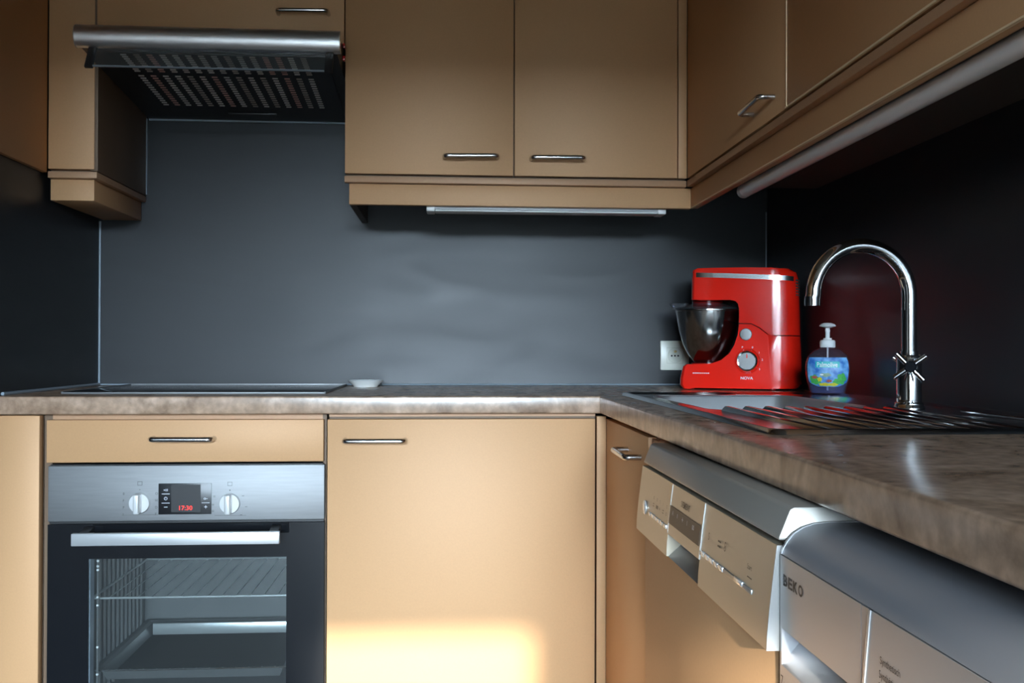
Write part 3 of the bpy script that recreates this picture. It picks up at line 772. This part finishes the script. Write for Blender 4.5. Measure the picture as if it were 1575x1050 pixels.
def bottle_mesh(shrink, z0, z1):
    bm = bmesh.new(); zs = [z0] + [z for _, z in prof_b if z0 < z < z1] + [z1]
    R = [bot_ring(bm, halfw(z) - shrink, z) for z in zs]
    n = len(R[0])
    for a, b in zip(R, R[1:]):
        for k in range(n): bm.faces.new((a[k], a[(k + 1) % n], b[(k + 1) % n], b[k]))
    bm.faces.new(R[0][::-1]); bm.faces.new(R[-1]); return bm
def front_y(x, z, off=0.0006):
    w = halfw(z) + off
    u = min(0.999, abs(x) / w)
    return -w * FLAT * (1 - u ** EXP) ** (1 / EXP) - off * .5
bo = obj('bottle', bottle_mesh(0, 0.0, 0.1065), 'bottle_clear', t, smooth=60)
obj('liquid', bottle_mesh(.0025, 0.003, 0.083), 'soap_liquid', bo, smooth=60, label='blue tinted liquid soap')
def patch(name, fx0, fx1, z0, z1, mat, parent, off, nx=14, nz=8, shape=None):
    bm = bmesh.new(); g = []
    for j in range(nz + 1):
        z = z0 + (z1 - z0) * j / nz; row = []
        w = halfw(z)
        xa, xb = (shape(z) if shape else (fx0, fx1))
        for i in range(nx + 1):
            x = xa + (xb - xa) * i / nx
            row.append(bm.verts.new((x, front_y(x, z, off), z)))
        g.append(row)
    for j in range(nz):
        for i in range(nx): bm.faces.new((g[j][i], g[j][i + 1], g[j + 1][i + 1], g[j + 1][i]))
    return obj(name, bm, mat, parent, smooth=60)
lz0, lz1 = 0.0175, 0.0835
lab = patch('label_sticker', 0, 0, lz0, lz1, 'label_sea', bo, .0005, 18, 14, shape=lambda z: ((-1) * (min(halfw(z) - .004, .0445)) * (1 - max(0, (lz0 + .012 - z) / .012) ** 2 * .45), min(halfw(z) - .004, .0445) * (1 - max(0, (lz0 + .012 - z) / .012) ** 2 * .45)))
lab['label'] = 'printed sea picture label'
patch('label_banner', -.0275, .0245, .0605, .0745, 'teal_ink', lab, .0010)
text('label_lettering', 'Palmolive', 0.0105, 'white_ink', lab, (0, 0, 0), (1, 0, 0), (0, 0, 1), width=0.044, bend=lambda a, b: Vector((-.0240 + a, front_y(-.0240 + a, .0620 + b, .0015), .0620 + b)))
text('label_lettering', 'AQUARIUM', 0.0030, 'white_ink', lab, (0, 0, 0), (1, 0, 0), (0, 0, 1), width=0.026, bend=lambda a, b: Vector((-.0150 + a, front_y(-.0150 + a, .0555 + b, .0015), .0555 + b))) if False else None
def blob(mat, x, z, rx, rz, off=.0011, seed=0):
    rnd = random.Random(seed); bm = bmesh.new()
    c = bm.verts.new((x, front_y(x, z, off + .0002), z)); ring = []
    for k in range(18):
        a = 2 * math.pi * k / 18; j = 1 + .22 * math.sin(5 * a + seed) * rnd.uniform(.4, 1)
        px_, pz_ = x + rx * j * math.cos(a), max(lz0 + .0008, z + rz * j * math.sin(a))
        lim = halfw(pz_) - .007
        px_ = max(-lim, min(lim, px_))
        ring.append(bm.verts.new((px_, front_y(px_, pz_, off), pz_)))
    for k in range(18): bm.faces.new((c, ring[k], ring[(k + 1) % 18]))
    obj('label_motif', bm, mat, lab, smooth=0)
for a in (('green_ink', -.030, .036, .009, .008, .0009, 1), ('green_ink', .029, .036, .010, .012, .0009, 2), ('green_ink', -.026, .0285, .010, .0060, .0010, 3), ('green_ink', .020, .0290, .010, .0065, .0010, 4),
          ('coral_ink', -.029, .0385, .006, .0035, .0011, 5), ('yellow_ink', -.018, .034, .005, .005, .0012, 6), ('yellow_ink', -.008, .0225, .012, .0038, .0012, 7), ('yellow_ink', .010, .0225, .011, .0036, .0012, 8),
          ('fish_ink', -.006, .0440, .012, .0042, .0011, 9), ('white_ink', -.014, .0445, .004, .0020, .0013, 10), ('coral_ink', .002, .0305, .006, .0030, .0011, 11)):
    blob(*a)
lathe('collar', [(0.0165, 0.1060), (0.0172, .1075), (0.0172, .1190), (0.0155, .1225), (0.0095, .1235), (0.0095, .1275), (0, .1275)], (0, 0, 0), 'white_plastic', t, n=28, label='white screw collar')
pm = lathe('pump_stem', [(0.0048, .1270), (0.0048, .140), (0.0058, .145), (0.0040, .152), (0, .152)], (0, 0, 0), 'white_plastic', t, n=18)
lathe('pump_head', [(0.0060, .1505), (0.0180, .1540), (0.0185, .1560), (0.0150, .1595), (0.0080, .1620), (0.0, .1625)], (0, 0, 0), 'white_plastic', t, n=28)
tube('dip_tube', [(0, 0, .008), (0, 0, .1065)], 0.002, 'white_plastic', bo, n=8)
SOAP.location = (0.868, -0.62, ZC + .0045); SOAP.rotation_euler = (0, 0, math.radians(-20))

# ------------------------------------------------------------------ stand mixer
t = thing('stand_mixer', 'red stand mixer with steel bowl on the worktop corner', 'mixer', (0, 0, 0))
MIX = t
S_ = 1 / 598.0
def mp_(px_, py_): return ((px_ - 1140) * S_, (597 - py_) * S_)
def body_loft(outline, w, xcL, xcR, nL, nR, ns=17, inset=0.0):
    """outline (x,z) in side view, lofted across y with rounded front and back ends"""
    bm = bmesh.new(); R = []
    for i in range(ns):
        u = math.sin(math.pi / 2 * (-1 + 2 * i / (ns - 1)))
        gR = (max(0, 1 - abs(u) ** nR)) ** (1 / nR); gL = (max(0, 1 - abs(u) ** nL)) ** (1 / nL)
        row = []
        for x, z in outline:
            if x > xcR: x2 = xcR + (x - xcR) * (0.12 + 0.88 * gR)
            elif x < xcL: x2 = xcL + (x - xcL) * (0.4 + 0.6 * gL)
            else: x2 = x
            row.append(bm.verts.new((x2, u * w, z)))
        R.append(row)
    n = len(outline)
    for a, b in zip(R, R[1:]):
        for k in range(n): bm.faces.new((a[k], a[(k + 1) % n], b[(k + 1) % n], b[k]))
    bm.faces.new(R[0][::-1]); bm.faces.new(R[-1]); 
    bmesh.ops.remove_doubles(bm, verts=bm.verts[:], dist=1e-5)
    return bm
WM_ = 0.078
base_o = [mp_(*p) for p in ((1053, 596), (1070, 594.5), (1120, 594.5), (1180, 594.5), (1205, 594.5), (1227, 594), (1233, 588), (1232, 550), (1230.5, 514), (1206, 513), (1185, 511), (1172, 502), (1160, 495.5), (1141.5, 495), (1139.5, 512), (1134, 528), (1126, 541), (1114, 551), (1098, 556.5), (1080, 557), (1058, 557.5), (1053, 561), (1048, 580), (1047.5, 590))]
head_o = [mp_(*p) for p in ((1141.5, 493.5), (1160, 494), (1172.5, 500.5), (1185.5, 509.5), (1206, 511.5), (1230.5, 512.5), (1229.5, 470), (1228, 425), (1225, 415), (1218, 410.5), (1200, 409), (1150, 408), (1100, 407.5), (1074, 407.5), (1068, 409.5), (1066, 414), (1065.5, 435), (1065, 456.5), (1080, 457.5), (1128, 457.5), (1136, 459.5), (1140, 464), (1141.5, 472))]
xcR = mp_(1183, 0)[0]; xcLb = mp_(1075, 0)[0]; xcLh = mp_(1085, 0)[0]
base = obj('base', body_loft(base_o, WM_, xcLb, xcR, 4, 2.6), 'red_plastic', t, smooth=32, label='glossy red base and column')
head = obj('head', body_loft(head_o, WM_ - .0005, xcLh, xcR, 3, 2.6), 'red_plastic', t, smooth=32, label='glossy red motor head')
# metal band wrapping the head side and round the back
def band():
    bm = bmesh.new(); P = []
    w = WM_ + .0006
    xL = mp_(1066, 0)[0]; L_ = xcLh - xL; n = 3
    for k in range(0, 9):          # front corner
        u = -0.2 - 0.8 * k / 8
        g = (max(0, 1 - abs(u) ** 3)) ** (1 / 3)
        P.append((xcLh - L_ * (0.4 + .6 * g) - .0008 * g, u * w))
    for k in range(1, 5): P.append((xcLh - L_ * .4 + (xcR - xcLh + L_ * .4) * k / 4, -w))
    Rb = mp_(1228.5, 0)[0] - xcR
    for k in range(1, 8):
        u = -math.cos(math.pi / 2 * k / 14)
        g = (max(0, 1 - abs(u) ** 2.6)) ** (1 / 2.6)
        P.append((xcR + (Rb + .001) * (0.12 + .88 * g), u * w))
    rows = []
    for x, y in P:
        f = (x - xL) / (mp_(1209, 0)[0] - xL)
        zt = mp_(0, 414.2 + 7.5 * max(0, f) ** 1.3)[1]; zb = mp_(0, 421.5 + 7.5 * max(0, f) ** 1.3)[1]
        rows.append((bm.verts.new((x, y, zb)), bm.verts.new((x, y, zt))))
    for a, b in zip(rows, rows[1:]): bm.faces.new((a[0], b[0], b[1], a[1]))
    return bm
obj('band', band(), 'steel_bar', head, smooth=60, label='brushed metal stripe')
# bowl, collar, clear lid with chute, beater shaft
bx_, _ = mp_(1088, 0)
bz = lambda py_: (597 - py_) * S_
prof = [(0.0, bz(555.5)), (0.034, bz(555.5)), (0.038, bz(553)), (0.052, bz(543)), (0.066, bz(526)), (0.0755, bz(506)), (0.0815, bz(486)), (0.0840, bz(474)), (0.0870, bz(473)), (0.0870, bz(471.5)), (0.0825, bz(472)), (0.0800, bz(486)), (0.0740, bz(506)), (0.0645, bz(526)), (0.050, bz(542)), (0.0, bz(552))]
bw = lathe('bowl', prof, (bx_, 0, 0), 'steel_bowl', t, n=48, smooth=40, label='polished steel mixing bowl')
tube('beater_shaft', [(bx_, 0, bz(468)), (bx_, 0, bz(535))], 0.006, 'steel_bar', t, n=12)
ld = lathe('lid', [(0.0400, bz(468)), (0.0600, bz(469)), (0.0855, bz(471.4)), (0.0880, bz(470)), (0.0870, bz(468)), (0.0620, bz(465)), (0.0410, bz(461))], (bx_, 0, 0), 'lid_clear', t, n=40, closed=True, label='clear splash guard lid')
prism('chute', [(bx_ - .097, bz(461)), (bx_ - .088, bz(470)), (bx_ - .055, bz(467)), (bx_ - .050, bz(460.5))], -0.045, 0.012, 'Y', 'lid_clear', ld, bev=0.002)
lathe('drive_collar', [(0.0, bz(468)), (0.038, bz(468)), (0.041, bz(465)), (0.040, bz(461)), (0.043, bz(457.2)), (0, bz(457.2))], (bx_, 0, 0), 'red_dark', t, n=36)
lathe('bowl_seat', [(0.0, bz(557.5)), (0.043, bz(557.5)), (0.043, bz(556)), (0.0, bz(556))], (bx_, 0, 0), 'red_dark', t, n=36)
# knob and button
kx, kz = mp_(1154.5, 552)
kb = lathe('speed_knob', [(0.0315, 0), (0.0315, .003), (0.0290, .006), (0.0265, .019), (0.0245, .021), (0.0235, .0205), (0.0, .0208)], (kx, -WM_, kz), 'chrome', t, axis=(0, -1, 0), n=40)
lathe('knob_face', [(0.0222, .0208), (0.0215, .0216), (0, .0216)], (kx, -WM_, kz), 'steel_bar', kb, axis=(0, -1, 0), n=36)
box('pointer_mark', kx - .0012, kx + .0012, -WM_ - .0222, -WM_ - .0215, kz + .008, kz + .018, 'red_plastic', kb, bev=0)
kx2, kz2 = mp_(1152, 511)
lathe('release_button', [(0.0155, 0), (0.0155, .004), (0.0140, .0055), (0, .0058)], (kx2, -WM_, kz2), 'steel_bar', t, axis=(0, -1, 0), n=32)
for a_, s in ((70, '0'), (35, '1'), (5, '2'), (-35, '3'), (110, 'P')):
    a = math.radians(a_)
    text('dial_mark', s, 0.0048, 'ink_pale', base, (kx + .037 * math.cos(a) - .002, -WM_, kz + .037 * math.sin(a) - .002), (1, 0, 0), (0, 0, 1))
xa, za = mp_(1144, 580.5)
text('lettering', 'NOVA', 0.0075, 'ink_pale', base, (xa, -WM_, za), (1, 0, 0), (0, 0, 1), width=0.031, bold=True)
xa, za = mp_(1071, 572)
for k in range(9):
    box('print_mark', xa + k * .0048, xa + k * .0048 + .0036, -WM_ - .0004, -WM_, za, za + .0022, 'ink_pale', base, bev=0)
# vents high on the back, feet
Rb = mp_(1229, 0)[0] - xcR
for zz in (428, 432.5, 437, 441.5, 446, 450.5):
    for u in (-.55, -.40, -.25):
        g = (1 - abs(u) ** 2.6) ** (1 / 2.6)
        x, y = xcR + Rb * (0.12 + .88 * g), u * WM_
        d_ = Vector((1, u * 1.1, 0)).normalized()
        lathe('vent_hole', [(0.0026, -.001), (0.0026, .0006), (0, .0006)], (x, y, bz(zz)), 'hole', head, axis=d_, n=10)
for px_ in (1066, 1190):
    for s in (-1, 1):
        x, _ = mp_(px_, 0)
        lathe('foot', [(0.008, 0.0), (0.010, .002), (0.010, .0052), (0, .0052)], (x, s * .05, 0), 'red_dark', t, n=18)
MIX.location = (0.779, -0.265, ZC + .0006); MIX.rotation_euler = (0, 0, math.radians(-23))

# ------------------------------------------------------------------ dishwasher
t = thing('dishwasher', 'freestanding dishwasher with silver control panel and gold door', 'dishwasher', (0.62, -1.55, 0))
DY0, DY1 = -1.853, -1.250
box('body', 0.340, 0.93, DY0 + .004, DY1 - .004, 0.0, 0.8245, 'silver_plastic', t, bev=0.002)
prism('lid', [(0.3100, 0.8270), (0.3105, 0.8300), (0.3210, 0.8555), (0.3250, 0.8580), (0.930, 0.8580), (0.930, 0.8270)], DY0, DY1, 'Y', 'dw_lid', t, bev=0.0015, label='grey worktop lid')
box('lid_gap', 0.318, 0.345, DY0 + .002, DY1 - .002, 0.8232, 0.8265, 'black_plastic', t, bev=0)
PP = [(0.3085, 0.8225), (0.3050, 0.795), (0.3015, 0.765), (0.2990, 0.738), (0.2985, 0.7245), (0.3380, 0.7245), (0.3380, 0.8225)]
def px_at(z):
    for (xa, za), (xb, zb) in zip(PP, PP[1:5]):
        if zb <= z <= za: return xa + (xb - xa) * (z - za) / (zb - za)
    return 0.2985
RY0, RY1 = -1.612, -1.452
prism('control_panel', PP, RY1, DY1, 'Y', 'dw_panel', t, smooth=25, label='silver beige control panel, far end')
cpn = prism('control_panel', PP, DY0, RY0, 'Y', 'dw_panel', t, smooth=25, label='silver beige control panel, near end')
mid = [(0.3085, 0.8225), (0.3050, 0.795), (0.3015, 0.765), (px_at(.755), 0.7555), (0.312, 0.753), (0.3380, 0.7535), (0.3380, 0.8225)]
md = prism('display_block', [(x - .0006 if x < .32 else x, z) for x, z in mid], RY0 + .0008, RY1 - .0008, 'Y', 'dw_panel', t, smooth=25)
for y in (RY0, RY1):
    prism('display_edge', [(px_at(.8225) - .0012, .8215), (px_at(.795) - .0012, .795), (px_at(.765) - .0012, .765), (px_at(.756) - .001, .756), (px_at(.756) + .004, .756), (px_at(.8225) + .004, .8215)], y - .0009, y + .0009, 'Y', 'bright_trim', md)
# dark display window with symbols, brand lettering above
def on_panel(y, z, off=.0012): return Vector((px_at(z) - off, y, z))
flat('display_window', [on_panel(RY1 - .004, .7705), on_panel(RY0 + .004, .7705), on_panel(RY0 + .004, .7945), on_panel(RY1 - .004, .7945)], 'display_brown', md, .0006)
tilt = (on_panel(0, .795) - on_panel(0, .765)).normalized()
YDIR = (0, -1, 0)
text('lettering', 'SIEMENS', 0.0078, 'ink_tan', md, on_panel(-1.508, .8010), YDIR, tilt, width=0.043, bold=True)
for k, s in enumerate(('A', '8', '+', '1', '00')):
    text('display_symbol', s, 0.0060, 'ink_pale', md, on_panel(RY1 - .020 - k * .0255, .7840, .0020), YDIR, tilt)
# grip recess
prism('grip_recess', [(0.3010, 0.7243), (0.3050, 0.7243), (0.3375, 0.7500), (0.3375, 0.7530), (0.3330, 0.7530)], RY0 + .0005, RY1 - .0005, 'Y', 'steel', t, label='scooped grip recess')
# buttons in two rows, power button
for k in range(6):
    y = -1.335 - k * .0185
    p = on_panel(y - .009, .7625)
    box('button', p.x - .0012, p.x + .003, y - .0175, y, .7600, .7652, 'bright_trim', cpn, bev=0.001)
for k in range(5):
    y = -1.6185 - k * .0180
    p = on_panel(y, .7655)
    box('button', p.x - .0012, p.x + .003, y - .0170, y, .7628, .7682, 'bright_trim', cpn, bev=0.001)
p = on_panel(-1.74, .767)
box('button_strip', p.x - .0006, p.x + .003, -1.8030, -1.7090, .7630, .7682, 'silver_plastic', cpn, bev=0.001)
box('button', p.x - .0014, p.x + .003, -1.7760, -1.7480, .7640, .7690, 'bright_trim', cpn, bev=0.001)
lathe('power_button', [(0.0105, 0), (0.0105, .002), (0.008, .003), (0, .003)], on_panel(-1.303, .766, 0.0), 'bright_trim', cpn, axis=(-1, 0, 0), n=28)
for k in range(5):
    for z, s in ((.786, 'ooSiO'[k]), (.776, '=-+=o'[k])):
        text('symbol', s, 0.0048, 'ink_tan', cpn, on_panel(-1.352 - k * .020, z, .0006), YDIR, tilt)
for y, s, h in ((-1.640, 'S', .0085), (-1.678, '=', .0075), (-1.702, '8', .0105), (-1.782, 'Start', .0052)):
    text('symbol', s, h, 'ink_tan', cpn, on_panel(y, .785, .0006), YDIR, tilt)
box('symbol', px_at(.7772) - .0006, px_at(.7772) + .001, -1.797, -1.784, .7768, .7776, 'ink_tan', cpn, bev=0)
box('door', 0.3120, 0.3395, DY0 + .006, DY1 - .002, 0.10, 0.7238, 'gold', t, bev=0.0015, label='gold door panel')
box('door_edge', 0.3130, 0.3395, DY0 + .0005, DY0 + .0058, 0.10, 0.7238, 'steel_bar', t, bev=0.0005)
prism('panel_end', [(x - .0004, z) if x < .32 else (x - .012, z) for x, z in PP], DY0 - .0012, DY0 - .0001, 'Y', 'silver_plastic', cpn)

# ------------------------------------------------------------------ washing machine
t = thing('washing_machine', 'silver grey washing machine with rounded top beside the dishwasher', 'washing machine', (0.62, -2.16, 0))
WY0, WY1 = -2.455, -1.8570
XW = 0.3100
box('body', 0.338, 0.93, WY0 + .003, WY1 - .003, 0.0, 0.812, 'silver_plastic', t, bev=0.003)
nose = [(0.3105, 0.8160), (0.3125, 0.8215), (0.3160, 0.8275), (0.3220, 0.8345), (0.3307, 0.8400), (0.3420, 0.8435), (0.3560, 0.8448), (0.93, 0.8450), (0.93, 0.8160)]
tp = prism('top', nose, WY0, WY1 - .0035, 'Y', 'wm_top', t, smooth=50, label='rounded grey top')
prism('top_end', [(x - .0005, z + .0004) for x, z in nose], WY1 - .0035, WY1, 'Y', 'wm_front', tp, smooth=50)
# detergent drawer with grip groove
dw = [(XW, 0.8150), (XW, 0.7480), (0.3345, 0.7472), (0.3350, 0.7440), (XW + .0008, 0.7155), (XW, 0.7140), (XW, 0.640), (0.337, 0.640), (0.337, 0.8150)]
SY = -2.032
bm = bmesh.new(); add_prism(bm, dw, -2.0285, WY1 - .0045, 'Y')
dr = obj('drawer', bm, 'wm_front', t, smooth=0, label='detergent drawer with grip groove')
add = bmesh.new(); add_prism(add, [(XW, .8150), (XW, .640), (.337, .640), (.337, .8150)], WY1 - .0045, WY1, 'Y'); obj('drawer_end', add, 'wm_front', dr, smooth=0)
# slanted bright joint between drawer and fascia
bm = bmesh.new()
for z0, z1, y0, y1 in ((.640, .8150, -2.0290, -2.0440),):
    a = [(XW - .0008, -2.0105, z0), (XW - .0008, -2.0135, z0), (XW - .0008, -2.0455, z1), (XW - .0008, -2.0425, z1)]
    b = [(XW + .002, p[1], p[2]) for p in a]
    A = [bm.verts.new(p) for p in a]; B = [bm.verts.new(p) for p in b]
    bm.faces.new(A); bm.faces.new(B[::-1])
    for i in range(4): bm.faces.new((A[i], A[(i + 1) % 4], B[(i + 1) % 4], B[i]))
obj('joint_strip', bm, 'bright_trim', t, smooth=0)
fa = box('fascia', XW, 0.337, WY0, -2.0295, 0.640, 0.8150, 'wm_front', t, bev=0.0)
box('seam', 0.3125, 0.337, WY0 + .001, WY1 - .001, 0.8152, 0.8158, 'black_plastic', t, bev=0)
for k, ch in enumerate('BEKO'):
    text('letter', ch, 0.0104, 'ink_dark', dr, (XW, -1.8660 - k * .0124, 0.7888), YDIR, ZU_, width=0.0105, bold=.03)
text('lettering', 'Synthetisch', 0.0072, 'ink_grey', fa, (XW, -2.0600, 0.7795), YDIR, ZU_, width=0.0300)
text('lettering', 'Synthétique', 0.0076, 'ink_grey', fa, (XW, -2.0585, 0.7690), YDIR, ZU_, width=0.0310)
box('print_line', XW - .0003, XW, -2.0930, -2.0580, 0.7668, 0.7672, 'ink_grey', fa, bev=0)
text('lettering', 'A', 0.0060, 'ink_dark', fa, (XW, -2.0560, 0.7500), YDIR, ZU_)
text('lettering', '7', 0.0090, 'ink_dark', dr, (XW, -1.8600, 0.6960), YDIR, ZU_)
text('lettering', 'kg', 0.0050, 'ink_dark', dr, (XW, -1.8680, 0.6960), YDIR, ZU_)
box('front_panel', XW + .002, 0.337, WY0, WY1, 0.08, 0.6385, 'wm_front', t, bev=0.002)
dg = lathe('porthole', [(0.165, 0), (0.165, .012), (0.150, .022), (0.118, .024), (0.112, .012), (0.112, 0)], (XW + .001, -2.157, 0.38), 'silver_plastic', t, axis=(-1, 0, 0), n=48, closed=True)
lathe('porthole_glass', [(0.112, .002), (0.10, .006), (0.0, .010)], (XW + .001, -2.157, 0.38), 'black_gloss', dg, axis=(-1, 0, 0), n=40)
